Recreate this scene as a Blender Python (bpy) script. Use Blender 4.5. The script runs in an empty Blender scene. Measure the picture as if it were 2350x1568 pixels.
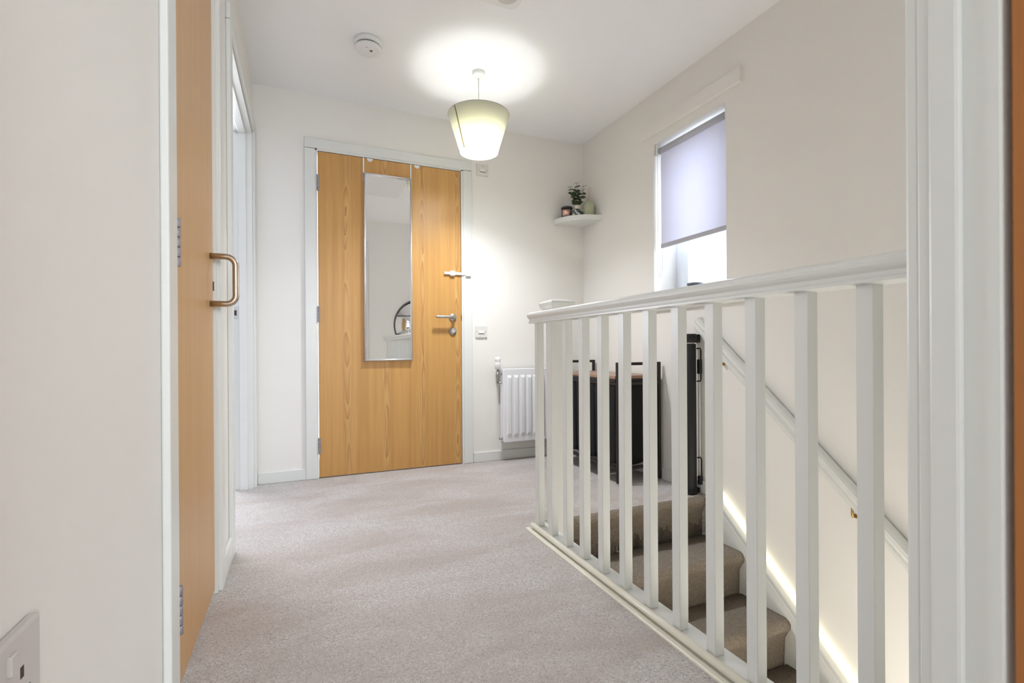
import bpy, bmesh, math, random
from mathutils import Vector, Matrix
random.seed(7)
COL = bpy.context.scene.collection
PI = math.pi

# ---------------------------------------------------------------- materials
def srgb(r, g, b):
    f = lambda c: (c/255/12.92) if c/255 <= .04045 else ((c/255+.055)/1.055)**2.4
    return (f(r), f(g), f(b), 1)

class NT:
    def __init__(s, name):
        s.m = bpy.data.materials.new(name); s.m.use_nodes = True
        s.t = s.m.node_tree; s.t.nodes.clear()
        s.out = s.t.nodes.new('ShaderNodeOutputMaterial')
    def n(s, typ, **kw):
        nd = s.t.nodes.new(typ)
        for k, v in kw.items():
            if k == 'ins':
                for a, b in v.items(): nd.inputs[a].default_value = b
            else: setattr(nd, k, v)
        return nd
    def l(s, a, ao, b, bi): s.t.links.new(a.outputs[ao], b.inputs[bi])
    def math(s, op, a, b=None):
        nd = s.t.nodes.new('ShaderNodeMath'); nd.operation = op
        for i, x in enumerate((a, b)):
            if x is None: continue
            if isinstance(x, tuple): s.t.links.new(x[0].outputs[x[1]], nd.inputs[i])
            else: nd.inputs[i].default_value = x
        return (nd, 0)

def paint(name, col, rough=.5, bump=0, bscale=200, vary=0.0, metal=0, coat=0):
    a = NT(name)
    p = a.n('ShaderNodeBsdfPrincipled', ins={'Base Color': col, 'Roughness': rough, 'Metallic': metal})
    if coat: p.inputs['Coat Weight'].default_value = coat
    tc = a.n('ShaderNodeTexCoord')
    if vary:
        no = a.n('ShaderNodeTexNoise', ins={'Scale': 3.0, 'Detail': 3})
        mx = a.n('ShaderNodeMixRGB', blend_type='MULTIPLY', ins={'Fac': 1.0, 'Color1': col})
        cr = a.n('ShaderNodeValToRGB')
        cr.color_ramp.elements[0].color = (1-vary, 1-vary, 1-vary, 1); cr.color_ramp.elements[1].color = (1, 1, 1, 1)
        a.l(tc, 'Object', no, 'Vector'); a.l(no, 0, cr, 0); a.l(cr, 0, mx, 2); a.l(mx, 0, p, 'Base Color')
    if bump:
        nb = a.n('ShaderNodeTexNoise', ins={'Scale': bscale, 'Detail': 4})
        bp = a.n('ShaderNodeBump', ins={'Strength': bump, 'Distance': .002})
        a.l(tc, 'Object', nb, 'Vector'); a.l(nb, 0, bp, 'Height'); a.l(bp, 0, p, 'Normal')
    a.l(p, 0, a.out, 0)
    return a.m

def oak(name, axis, base, dark, light, period=.25, phase=0.0, flame=1.0, rough=.38):
    """vertical oak veneer; axis = horizontal axis of the leaf (0 x, 1 y)"""
    a = NT(name)
    tc = a.n('ShaderNodeTexCoord'); sp = a.n('ShaderNodeSeparateXYZ')
    a.l(tc, 'Object', sp, 0)
    h = (sp, axis); z = (sp, 2)
    # fine vertical streaks
    cb = a.n('ShaderNodeCombineXYZ'); t1 = a.math('MULTIPLY', h, 170.0); t2 = a.math('MULTIPLY', z, 5.0)
    a.t.links.new(t1[0].outputs[0], cb.inputs[0]); a.t.links.new(t2[0].outputs[0], cb.inputs[2])
    fine = a.n('ShaderNodeTexNoise', ins={'Scale': 1.0, 'Detail': 3}); a.l(cb, 0, fine, 'Vector')
    cb3 = a.n('ShaderNodeCombineXYZ'); t1 = a.math('MULTIPLY', h, 34.0); t2 = a.math('MULTIPLY', z, .8)
    a.t.links.new(t1[0].outputs[0], cb3.inputs[0]); a.t.links.new(t2[0].outputs[0], cb3.inputs[2])
    mid = a.n('ShaderNodeTexNoise', ins={'Scale': 1.0, 'Detail': 2}); a.l(cb3, 0, mid, 'Vector')
    # cathedral contours of a tall soft noise, close to regularly spaced columns
    ph = a.math('ADD', h, phase); md = a.math('PINGPONG', ph, period/2)      # 0 at column centre
    dn = a.math('DIVIDE', md, .027); sq = a.math('MULTIPLY', dn, dn)
    cb2 = a.n('ShaderNodeCombineXYZ'); t1 = a.math('MULTIPLY', h, 7.0); t2 = a.math('MULTIPLY', z, 1.9)
    a.t.links.new(t1[0].outputs[0], cb2.inputs[0]); a.t.links.new(t2[0].outputs[0], cb2.inputs[2])
    low = a.n('ShaderNodeTexNoise', ins={'Scale': 1.0, 'Detail': 1.2}); a.l(cb2, 0, low, 'Vector')
    f = a.math('ADD', a.math('MULTIPLY', (low, 0), 9.0), a.math('MULTIPLY', sq, 1.3))
    f = a.math('ADD', f, a.math('MULTIPLY', (fine, 0), .25))
    fr = a.math('FRACT', f)
    line = a.math('POWER', fr, 2.2)
    mask = a.math('POWER', 2.718, a.math('MULTIPLY', sq, -.85))
    lm = a.math('MULTIPLY', a.math('MULTIPLY', line, mask), .9*flame)
    m1 = a.n('ShaderNodeMixRGB', ins={'Color1': base, 'Color2': light})
    lg = a.math('MULTIPLY', mask, .75*flame); a.t.links.new(lg[0].outputs[0], m1.inputs[0])
    m2 = a.n('ShaderNodeMixRGB', ins={'Color2': dark}); a.l(m1, 0, m2, 1); a.t.links.new(lm[0].outputs[0], m2.inputs[0])
    r = a.n('ShaderNodeMapRange', ins={'From Min': .3, 'From Max': .7, 'To Min': .0, 'To Max': .24}); a.l(fine, 0, r, 0)
    m3 = a.n('ShaderNodeMixRGB', ins={'Color2': dark}); a.l(m2, 0, m3, 1); a.l(r, 0, m3, 0)
    r2 = a.n('ShaderNodeMapRange', ins={'From Min': .35, 'From Max': .65, 'To Min': 0, 'To Max': .35}); a.l(mid, 0, r2, 0)
    m4 = a.n('ShaderNodeMixRGB', ins={'Color2': dark}); a.l(m3, 0, m4, 1); a.l(r2, 0, m4, 0)
    p = a.n('ShaderNodeBsdfPrincipled', ins={'Roughness': rough, 'Specular IOR Level': .45}); a.l(m4, 0, p, 'Base Color')
    bp = a.n('ShaderNodeBump', ins={'Strength': .06, 'Distance': .001}); a.l(fine, 0, bp, 'Height'); a.l(bp, 0, p, 'Normal')
    a.l(p, 0, a.out, 0)
    return a.m

def carpet(name, c1, c2, c3):
    a = NT(name)
    tc = a.n('ShaderNodeTexCoord')
    n1 = a.n('ShaderNodeTexNoise', ins={'Scale': 170.0, 'Detail': 4, 'Roughness': .7, 'Distortion': 1.6}); a.l(tc, 'Object', n1, 'Vector')
    mp = a.n('ShaderNodeMapping', ins={'Rotation': (0, 0, .5), 'Scale': (1.0, 2.4, 1.0)}); a.l(tc, 'Object', mp, 0)
    n2 = a.n('ShaderNodeTexNoise', ins={'Scale': 1.7, 'Detail': 6, 'Roughness': .6, 'Distortion': .5}); a.l(mp, 0, n2, 'Vector')
    n3 = a.n('ShaderNodeTexNoise', ins={'Scale': 95.0, 'Detail': 4, 'Roughness': .75, 'Distortion': 2.0}); a.l(tc, 'Object', n3, 'Vector')
    r2 = a.n('ShaderNodeValToRGB'); a.l(n2, 0, r2, 0)
    r2.color_ramp.elements[0].position = .34; r2.color_ramp.elements[0].color = c2
    r2.color_ramp.elements[1].position = .60; r2.color_ramp.elements[1].color = c1
    r1 = a.n('ShaderNodeMapRange', ins={'From Min': .42, 'From Max': .62, 'To Min': .0, 'To Max': 1.0}); a.l(n1, 0, r1, 0)
    mx = a.n('ShaderNodeMixRGB', ins={'Color2': c3}); a.l(r2, 0, mx, 1); a.l(r1, 0, mx, 0)
    r3 = a.n('ShaderNodeMapRange', ins={'From Min': .56, 'From Max': .68, 'To Min': 0, 'To Max': .7}); a.l(n3, 0, r3, 0)
    m2 = a.n('ShaderNodeMixRGB', ins={'Color2': tuple(x*.42 for x in c3[:3])+(1,)}); a.l(mx, 0, m2, 1); a.l(r3, 0, m2, 0)
    p = a.n('ShaderNodeBsdfPrincipled', ins={'Roughness': 1.0, 'Specular IOR Level': .1})
    p.inputs['Sheen Weight'].default_value = .25
    a.l(m2, 0, p, 'Base Color')
    ad = a.math('ADD', (n1, 0), a.math('MULTIPLY', (n3, 0), 1.2))
    bp = a.n('ShaderNodeBump', ins={'Strength': .8, 'Distance': .008}); a.t.links.new(ad[0].outputs[0], bp.inputs['Height']); a.l(bp, 0, p, 'Normal')
    a.l(p, 0, a.out, 0)
    return a.m

def emit(name, col, s):
    a = NT(name); e = a.n('ShaderNodeEmission', ins={'Color': col, 'Strength': s}); a.l(e, 0, a.out, 0); return a.m

def translucent(name, col, tcol, mixf, rough=.8):
    a = NT(name)
    d = a.n('ShaderNodeBsdfDiffuse', ins={'Color': col}); t = a.n('ShaderNodeBsdfTranslucent', ins={'Color': tcol})
    m = a.n('ShaderNodeMixShader', ins={'Fac': mixf}); a.l(d, 0, m, 1); a.l(t, 0, m, 2)
    tc = a.n('ShaderNodeTexCoord'); nb = a.n('ShaderNodeTexNoise', ins={'Scale': 500.0, 'Detail': 2})
    bp = a.n('ShaderNodeBump', ins={'Strength': .1, 'Distance': .0005}); a.l(tc, 'Object', nb, 'Vector'); a.l(nb, 0, bp, 'Height'); a.l(bp, 0, d, 'Normal')
    a.l(m, 0, a.out, 0)
    return a.m

def glass(name):
    a = NT(name)
    g = a.n('ShaderNodeBsdfGlossy', ins={'Roughness': .02}); t = a.n('ShaderNodeBsdfTransparent', ins={'Color': (.96, .98, 1, 1)})
    f = a.n('ShaderNodeValue'); f.outputs[0].default_value = .05; m = a.n('ShaderNodeMixShader'); a.l(f, 0, m, 0); a.l(t, 0, m, 1); a.l(g, 0, m, 2); a.l(m, 0, a.out, 0)
    return a.m

def marble(name):
    a = NT(name)
    tc = a.n('ShaderNodeTexCoord')
    mp = a.n('ShaderNodeMapping', ins={'Rotation': (0.3, .9, .5)}); a.l(tc, 'Object', mp, 0)
    w = a.n('ShaderNodeTexWave', wave_type='BANDS', ins={'Scale': 9.0, 'Distortion': 5.0, 'Detail': 3, 'Detail Scale': 2}); a.l(mp, 0, w, 0)
    r = a.n('ShaderNodeValToRGB'); a.l(w, 0, r, 0)
    r.color_ramp.elements[0].color = srgb(52, 66, 62); r.color_ramp.elements[0].position = .0
    r.color_ramp.elements[1].color = srgb(225, 222, 212); r.color_ramp.elements[1].position = .96
    e = r.color_ramp.elements.new(.82); e.color = srgb(88, 98, 92)
    p = a.n('ShaderNodeBsdfPrincipled', ins={'Roughness': .25}); a.l(r, 0, p, 'Base Color'); a.l(p, 0, a.out, 0)
    return a.m

M = {}
M['wall'] = paint('wall_paint', srgb(241, 238, 232), .6, .12, 260)
M['ceil'] = paint('ceiling_paint', srgb(248, 248, 248), .7, .08, 200)
M['white'] = paint('white_gloss', srgb(229, 230, 226), .3, .03, 40)
M['cream'] = paint('aged_white_gloss', srgb(232, 228, 212), .32, .03, 40)
M['plastic'] = paint('white_plastic', srgb(236, 236, 234), .35)
M['plastic2'] = paint('warm_plastic', srgb(226, 222, 216), .4)
M['rad'] = paint('radiator_enamel', srgb(238, 238, 240), .3)
M['oak'] = oak('oak_veneer', 0, srgb(208, 160, 94), srgb(172, 120, 62), srgb(222, 180, 116), .245, -.265+.245*2)
M['oak_side'] = oak('oak_veneer_side', 1, srgb(208, 166, 114), srgb(190, 144, 92), srgb(214, 174, 124), .31, .1, .4)
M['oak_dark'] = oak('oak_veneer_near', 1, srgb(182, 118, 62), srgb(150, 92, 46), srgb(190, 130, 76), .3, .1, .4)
M['oak_edge'] = paint('oak_edge', srgb(120, 78, 45), .6)
M['steel'] = paint('satin_steel', srgb(176, 174, 172), .36, metal=1)
M['hinge'] = paint('dull_hinge_steel', srgb(158, 152, 156), .55, metal=.5)
M['brass'] = paint('aged_brass', srgb(190, 160, 105), .35, metal=1)
M['handle'] = paint('satin_pull_handle', srgb(190, 176, 160), .3, metal=1)
M['alu'] = paint('brushed_aluminium', srgb(226, 224, 224), .3, metal=.75)
M['mirror'] = paint('mirror_glass', (.88, .89, .89, 1), .0, metal=1)
M['dark'] = paint('dark_slot', srgb(70, 55, 50), .6)
M['slot'] = paint('grey_slot', srgb(120, 118, 114), .6)
M['socketface'] = paint('socket_plastic', srgb(210, 205, 200), .4)
M['carpet'] = carpet('beige_carpet', srgb(252, 246, 243), srgb(226, 211, 201), srgb(196, 184, 177))
M['carpet_stair_shaded'] = carpet('stair_carpet_shaded', srgb(190, 174, 154), srgb(162, 146, 126), srgb(124, 110, 94))  # landing carpet with the stairwell's tan shade put into its colour
M['black'] = paint('black_metal', srgb(34, 28, 27), .5)
M['blackfab'] = paint('black_fabric', srgb(18, 17, 18), .95, .5, 500)
M['gate'] = paint('gate_black', srgb(15, 15, 17), .6, .3, 700)
M['shelfwood'] = oak('cart_board', 1, srgb(160, 128, 108), srgb(132, 102, 84), srgb(176, 144, 124), .2, .0, .3)
M['shade'] = translucent('lamp_shade_fabric', srgb(248, 247, 234), srgb(246, 244, 222), .36)
M['shade_in'] = paint('lamp_shade_lining', srgb(250, 248, 240), .7)
M['seam'] = translucent('shade_seam', srgb(196, 188, 140), srgb(180, 170, 110), .2)
M['blind'] = translucent('blind_fabric', srgb(232, 232, 236), srgb(226, 226, 238), .36)
M['blindbar'] = paint('blind_bar', srgb(190, 190, 198), .5)
M['glass'] = glass('window_glass')
M['upvc'] = paint('window_upvc', srgb(236, 240, 246), .3)
M['candle'] = paint('candle_black', srgb(52, 44, 46), .4)
M['rose'] = paint('rose_gold_label', srgb(232, 190, 175), .3, metal=.7)
M['marble'] = marble('dark_marble')
M['bone'] = paint('pale_ceramic', srgb(230, 218, 202), .5)
M['sage'] = paint('sage_ceramic', srgb(188, 190, 160), .6, .1, 150)
M['reed'] = paint('reed', srgb(214, 182, 140), .8)
M['leaf'] = paint('eucalyptus_leaf', srgb(96, 114, 82), .6, vary=.4)
M['stem'] = paint('plant_stem', srgb(106, 98, 60), .7)
M['pot'] = paint('grey_pot', srgb(120, 124, 136), .5)
M['led'] = emit('led_diffuser', (1, .90, .60, 1), 2.6)
def bulb_mat():
    a = NT('bulb_glow'); e = a.n('ShaderNodeEmission', ins={'Color': (1, .95, .86, 1), 'Strength': 6}); t = a.n('ShaderNodeBsdfTransparent')
    m = a.n('ShaderNodeMixShader', ins={'Fac': .5}); a.l(t, 0, m, 1); a.l(e, 0, m, 2); a.l(m, 0, a.out, 0); return a.m
M['bulb'] = bulb_mat()
M['brick'] = paint('outside_render', srgb(240, 240, 240), .8, .8, 30)

# ---------------------------------------------------------------- geometry helpers
class MB:
    """collects shapes in world coordinates, builds ONE mesh object"""
    def __init__(s): s.bm = bmesh.new()
    def _merge(s, b, smooth=False):
        if smooth:
            for f in b.faces: f.smooth = True
        me = bpy.data.meshes.new('tmp'); b.to_mesh(me); b.free(); s.bm.from_mesh(me); bpy.data.meshes.remove(me)
    def box(s, x0, x1, y0, y1, z0, z1, bev=0, seg=2):
        b = bmesh.new(); bmesh.ops.create_cube(b, size=1)
        for v in b.verts:
            v.co = ((x0+x1)/2+v.co.x*(x1-x0), (y0+y1)/2+v.co.y*(y1-y0), (z0+z1)/2+v.co.z*(z1-z0))
        if bev: bmesh.ops.bevel(b, geom=b.edges[:]+b.verts[:], offset=bev, segments=seg, affect='EDGES', profile=.5)
        s._merge(b); return s
    def lathe(s, c, prof, n=32, axis='z', smooth=True, closed=False):
        """prof: (r, h) list along axis from centre c"""
        b = bmesh.new(); rings = []
        for r, h in prof:
            ring = []
            for k in range(n):
                a = 2*PI*k/n; u, w = r*math.cos(a), r*math.sin(a)
                if axis == 'z': co = (c[0]+u, c[1]+w, c[2]+h)
                elif axis == 'y': co = (c[0]+u, c[1]+h, c[2]+w)
                else: co = (c[0]+h, c[1]+u, c[2]+w)
                ring.append(b.verts.new(co))
            rings.append(ring)
        for i in range(len(rings)-1):
            for k in range(n): b.faces.new((rings[i][k], rings[i][(k+1) % n], rings[i+1][(k+1) % n], rings[i+1][k]))
        if closed:
            for k in range(n): b.faces.new((rings[-1][k], rings[-1][(k+1) % n], rings[0][(k+1) % n], rings[0][k]))
        else:
            if prof[0][0] > 1e-6: b.faces.new(rings[0][::-1])
            if prof[-1][0] > 1e-6: b.faces.new(rings[-1])
        bmesh.ops.remove_doubles(b, verts=b.verts, dist=1e-6)
        bmesh.ops.recalc_face_normals(b, faces=b.faces)
        for f in b.faces: f.smooth = smooth and len(f.verts) <= 4
        s._merge(b); return s
    def tube(s, pts, r, n=12, cap=True):
        pts = [Vector(p) for p in pts]; b = bmesh.new(); rings = []
        up = None
        for i, p in enumerate(pts):
            rr = r[i] if isinstance(r, (list, tuple)) else r
            if i == 0: t = pts[1]-pts[0]
            elif i == len(pts)-1: t = pts[-1]-pts[-2]
            else: t = (pts[i+1]-pts[i]).normalized()+(pts[i]-pts[i-1]).normalized()
            t.normalize()
            if up is None: up = Vector((0, 0, 1)) if abs(t.z) < .9 else Vector((1, 0, 0))
            a = t.cross(up).normalized(); up = a.cross(t).normalized()
            rings.append([b.verts.new(p+(a*math.cos(2*PI*k/n)+up*math.sin(2*PI*k/n))*rr) for k in range(n)])
        for i in range(len(rings)-1):
            for k in range(n): b.faces.new((rings[i][k], rings[i][(k+1) % n], rings[i+1][(k+1) % n], rings[i+1][k]))
        if cap: b.faces.new(rings[0][::-1]); b.faces.new(rings[-1])
        bmesh.ops.recalc_face_normals(b, faces=b.faces)
        for f in b.faces: f.smooth = len(f.verts) <= 4
        s._merge(b); return s
    def sweep(s, prof, p0, p1, A, B_, smooth=False):
        """2-D profile (a,b) swept from p0 to p1; A,B_ unit vectors of the profile plane"""
        b = bmesh.new(); A = Vector(A); B_ = Vector(B_); p0 = Vector(p0); p1 = Vector(p1)
        r0 = [b.verts.new(p0+A*x+B_*y) for x, y in prof]; r1 = [b.verts.new(p1+A*x+B_*y) for x, y in prof]
        n = len(prof)
        for k in range(n):
            f = b.faces.new((r0[k], r0[(k+1) % n], r1[(k+1) % n], r1[k])); f.smooth = smooth
        b.faces.new(r0[::-1]); b.faces.new(r1)
        bmesh.ops.recalc_face_normals(b, faces=b.faces)
        s._merge(b); return s
    def build(s, name, mat, parent=None, origin=None):
        org = Vector(origin) if origin else (Vector(parent_world(parent)) if parent else Vector((0, 0, 0)))
        for v in s.bm.verts: v.co -= org
        me = bpy.data.meshes.new(name); s.bm.to_mesh(me); s.bm.free()
        me.materials.append(M[mat] if isinstance(mat, str) else mat)
        o = bpy.data.objects.new(name, me); COL.objects.link(o)
        if parent:
            o.parent = parent; o.location = org-Vector(parent_world(parent))
        else: o.location = org
        return o

def parent_world(o):
    l = Vector((0, 0, 0))
    while o: l = l+o.location; o = o.parent
    return l

def tag(o, label=None, cat=None, group=None, kind=None):
    if label: o['label'] = label
    if cat: o['category'] = cat
    if group: o['group'] = group
    if kind: o['kind'] = kind
    return o
def thing(name, loc, label=None, cat=None, kind=None, group=None):
    o = bpy.data.objects.new(name, None); o.empty_display_size = .05; COL.objects.link(o); o.location = loc
    return tag(o, label, cat, group, kind)
def struct(name, mb, mat, label, cat):
    return tag(mb.build(name, mat), label, cat, kind='structure')

# ---------------------------------------------------------------- dimensions
WL = -.262     # left wall face
FL = -.246     # face of its architraves
B = 3.29       # back wall face
R = 2.03       # right wall face
H = 2.40       # ceiling
E = .345       # end wall (hall side), around the opening the camera looks through

# ---------------------------------------------------------------- shell
mb = MB()
mb.box(-2.6, .945, E, 3.9, -.2, 0)                 # landing left of the balustrade
mb.box(.945, 1.0, E, 1.95, -.2, 0)
mb.box(.945, R+.1, 2.021, 3.9, -.2, 0).box(.945, 1.011, 1.95, 2.021, -.2, 0)
mb.box(-2.6, R+.1, -3.4, E, -.2, 0).box(-2.6, -.3, 3.9, 5.2, -.2, 0)
struct('floor', mb, 'carpet', 'beige cut pile carpet covering the landing and the rooms off it', 'floor')
mb = MB().box(-2.6, 2.4, -3.4, 3.9, H, H+.1).box(-2.6, -.2, 3.9, 5.2, H, H+.1)
struct('ceiling', mb, 'ceil', 'smooth white painted ceiling over the landing', 'ceiling')
mb = MB().box(WL-.1, .02+.065, B, B+.1, 0, H).box(1.04, R+.1, B, B+.1, 0, H).box(.085, 1.04, B, B+.1, 2.06, H)
struct('wall_back', mb, 'wall', 'off white back wall with the oak door and radiator', 'wall')
# left wall: openings for cupboard (1.28-1.87) and open doorway (2.225-3.2)
mb = MB().box(WL-.1, WL, .27, 1.275, 0, H).box(WL-.1, WL, 1.275, 1.885, 2.06, H).box(WL-.1, WL, 1.885, 2.225, 0, H)
mb.box(WL-.1, WL, 2.225, 3.205, 2.075, H).box(WL-.1, WL, 3.205, B, 0, H)
struct('wall_left', mb, 'wall', 'long white wall on the left with the cupboard door and doorway', 'wall')
# right wall with window opening y 1.886-2.45, z 1.055-2.078 ; continues down the stairwell
WT = .27
mb = MB().box(R, R+WT, -.9, 1.886, -3.0, H).box(R, R+WT, 2.452, B+.1, -3.0, H)
mb.box(R, R+WT, 1.886, 2.452, -3.0, 1.045).box(R, R+WT, 1.886, 2.452, 2.078, H)
struct('wall_right', mb, 'wall', 'cream wall with the window above the stairs', 'wall')
# end wall to the right of the opening the camera looks through
mb = MB().box(.712, R, .272, E, 0, H).box(1.03, R, .272, E, -3.0, 0).box(-.2, .712, .272, E, 2.075, H).box(WL, -.19, .272, E, 0, H)
struct('wall_end', mb, 'wall', 'plain wall at the near end of the stairwell', 'wall')
mb = MB().box(.985, 1.012, E, 1.95, -3.0, -.2).box(.985, 1.012, E, 1.95, -.2, -.0)
struct('wall_stairwell', mb, 'wall', 'white wall below the balustrade down the stairwell', 'wall')
# landing header below the landing, lower hall floor
mb = MB().box(.95, R, 2.021, 2.06, -3.0, -.2)
struct('wall_under_landing', mb, 'wall', 'wall below the landing edge', 'wall')
mb = MB().box(.95, R+.1, .2, 2.0, -3.05, -2.9)
struct('floor_lower', mb, 'carpet', 'floor at the foot of the stairs', 'floor')
# bedroom the camera stands in
mb = MB().box(-1.9, -1.8, -3.3, .272, 0, H)
struct('wall_bedroom_left', mb, 'wall', 'left wall of the room the view is taken from', 'wall')
mb = MB().box(R+.0, R+.1, -3.3, .272, 0, H)
struct('wall_bedroom_right', mb, 'wall', 'right wall of the room the view is taken from', 'wall')
mb = MB().box(-1.9, R+.1, -3.3, -3.2, 0, .8).box(-1.9, R+.1, -3.3, -3.2, 2.1, H).box(-1.9, .4, -3.3, -3.2, .8, 2.1).box(1.9, R+.1, -3.3, -3.2, .8, 2.1)
struct('wall_bedroom_back', mb, 'wall', 'window wall of the room the view is taken from', 'wall')
mb = MB().box(-1.9, WL-.1, .172, .272, 0, H)
struct('wall_bedroom_front', mb, 'wall', 'front wall of the room the view is taken from', 'wall')
# side room behind the open doorway
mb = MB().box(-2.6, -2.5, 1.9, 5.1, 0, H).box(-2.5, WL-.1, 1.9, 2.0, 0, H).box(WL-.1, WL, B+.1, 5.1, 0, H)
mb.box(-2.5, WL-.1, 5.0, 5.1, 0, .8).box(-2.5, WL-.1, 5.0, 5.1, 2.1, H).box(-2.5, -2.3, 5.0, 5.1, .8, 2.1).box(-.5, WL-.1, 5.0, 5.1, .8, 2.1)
M['wall_dim'] = paint('side_room_bounce_cut', srgb(150, 152, 158), .7)  # unseen walls greyed to cut light bounced through the doorway
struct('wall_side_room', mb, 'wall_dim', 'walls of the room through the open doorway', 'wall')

# ---------------------------------------------------------------- skirting boards
def skirt(name, segs, label):
    mb = MB()
    for s_ in segs: mb.box(*s_, bev=.004)
    return struct(name, mb, 'white', label, 'skirting board')
skirt('baseboard_back', [(-.246, .022, B-.014, B, 0, .07), (1.112, R-.014, B-.014, B, 0, .07)], 'low white skirting board along the back wall')
skirt('baseboard_left', [(WL, WL+.014, 1.945, 2.155, 0, .085), (WL, WL+.014, .36, 1.186, 0, .07)], 'low white skirting board along the left wall')
skirt('baseboard_right', [(R-.014, R, 1.97, B, 0, .07)], 'low white skirting board along the right wall on the landing')

# ---------------------------------------------------------------- door 1 (oak door, back wall)
d = thing('door_1', (0, B, 0), 'closed oak veneer door in the back wall with a hanging mirror', 'door', 'structure')
MB().box(.098, 1.028, B-.008, B+.036, .006, 2.05, bev=.0015, seg=1).build('door_leaf', 'oak', d)
mb = MB()
T = B-.018
mb.box(.020, .084, T, B, 0, 2.062, bev=.005); mb.box(1.043, 1.110, T, B, 0, 2.062, bev=.005); mb.box(.020, 1.110, T, B, 2.064, 2.126, bev=.005)
mb.build('architrave', 'white', d)
mb = MB().box(.078, .095, B-.012, B+.09, 0, 2.067, bev=.001, seg=1).box(1.031, 1.05, B-.012, B+.09, 0, 2.067, bev=.001, seg=1).box(.078, 1.05, B-.012, B+.09, 2.053, 2.068, bev=.001, seg=1)
mb.build('door_lining', 'white', d)
for z0 in (.152, .977, 1.80):
    mb = MB()
    for k in range(5): mb.lathe((.0965, B-.014, z0+k*.0205), [(.0055, 0.0008), (.006, .002), (.006, .0188), (.0055, .0198)], 12)
    mb.box(.0985, .106, B-.010, B-.0075, z0, z0+.102)
    mb.build('hinge', 'hinge', d)
hz = 1.026
mb = MB().lathe((.966, B-.008, hz), [(.0, -.010), (.024, -.010), (.026, -.007), (.026, 0)], 32, 'y')
path = [(.966, B-.012, hz), (.966, B-.045, hz), (.962, B-.055, hz), (.952, B-.062, hz), (.94, B-.064, hz), (.84, B-.064, hz), (.834, B-.063, hz)]
mb.tube(path, .0095, 16)
h_ = mb.build('lever_handle', 'steel', d)
mb = MB().lathe((.966, B-.008, .929), [(0, -.010), (.024, -.010), (.026, -.007), (.026, 0)], 32, 'y')
cl = mb.build('lock_escutcheon', 'steel', d)
MB().box(.957, .975, B-.0215, B-.018, .921, .937, bev=.0015, seg=1).lathe((.966, B-.018, .929), [(.012, -.002), (.012, 0)], 20, 'y').build('thumb_turn', 'alu', cl)
MB().box(1.0275, 1.0315, B-.0125, B-.006, 1.005, 1.045).build('latch_plate', 'dark', d)

# hanging mirror
m = thing('hanging_mirror', (.5265, B-.009, .73), 'tall narrow mirror in a slim silver frame hung over the oak door', 'mirror')
x0, x1, z0, z1 = .371, .683, .731, 1.950; yb = B-.0095; yf = B-.034
fw = .013
prof = [(0, 0), (0, .018), (.003, .0235), (.0065, .0245), (.010, .0235), (fw, .018), (fw, 0)]
mb = MB()
mb.sweep([(a, -b) for a, b in prof], (x0, yb, z0), (x0, yb, z1), (1, 0, 0), (0, 1, 0), True)
mb.sweep([(-a, -b) for a, b in prof], (x1, yb, z0), (x1, yb, z1), (1, 0, 0), (0, 1, 0), True)
mb.sweep([(a, -b) for a, b in prof], (x0, yb, z0), (x1, yb, z0), (0, 0, 1), (0, 1, 0), True)
mb.sweep([(-a, -b) for a, b in prof], (x0, yb, z1), (x1, yb, z1), (0, 0, 1), (0, 1, 0), True)
mb.build('frame', 'alu', m)
MB().box(x0+.011, x1-.011, yb-.016, yb-.012, z0+.011, z1-.011).build('mirror_glass', 'mirror', m)
for x in (.369, .675):
    MB().box(x, x+.009, yb-.003, yb-.0005, z1-.05, 2.049).build('hanging_strap', 'plastic', m)
for x in (.414, .722):
    mb = MB(); b = bmesh.new()
    vs = [b.verts.new((x+.019*math.cos(PI+PI*k/16), yb-.003, 2.049+.021*math.sin(PI+PI*k/16))) for k in range(17)]
    f = b.faces.new(vs); r_ = bmesh.ops.extrude_face_region(b, geom=[f])
    for v in r_['geom']:
        if isinstance(v, bmesh.types.BMVert): v.co.y += .0025
    bmesh.ops.recalc_face_normals(b, faces=b.faces); mb._merge(b)
    mb.build('hook_tab', 'plastic', m)

# child lock strap
c = thing('child_safety_latch', (1.0, B-.01, 1.33), 'white child safety strap latch joining oak door to its frame', 'door latch')
MB().box(.905, 1.083, B-.0225, B-.0195, 1.3225, 1.3405, bev=.001, seg=1).build('strap', 'plastic2', c)
MB().box(.945, .982, B-.030, B-.0085, 1.314, 1.349, bev=.006, seg=3).build('clasp', 'plastic', c)
MB().box(1.057, 1.096, B-.034, B-.0185, 1.314, 1.351, bev=.006, seg=3).build('anchor_pad', 'plastic', c)

# wall switches
def wall_switch(x0, x1, z0, z1, label, lamp):
    cx, cz = (x0+x1)/2, (z0+z1)/2
    s_ = thing('wall_switch', (cx, B, cz), label, 'switch')
    MB().box(x0, x1, B-.010, B, z0, z1, bev=.0025).build('plate', 'plastic2', s_)
    MB().box(cx-.022, cx+.022, B-.0135, B-.0095, cz-.012, cz+.008, bev=.0015, seg=1).build('rocker', 'plastic', s_)
    MB().box(cx-.024, cx+.024, B-.0115, B-.0098, cz-.0155, cz-.0125).build('rocker_slot', 'dark' if lamp else 'slot', s_)
    for sx in (-1, 1):
        MB().lathe((cx+sx*.031, B-.0098, cz), [(0, -.0012), (.0028, -.0012), (.0028, 0)], 10, 'y').build('screw', 'slot', s_)
    if lamp: MB().lathe((cx, B-.0098, cz+.030), [(0, -.002), (.002, -.002), (.002, 0)], 10, 'y').build('indicator', 'dark', s_)
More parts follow.
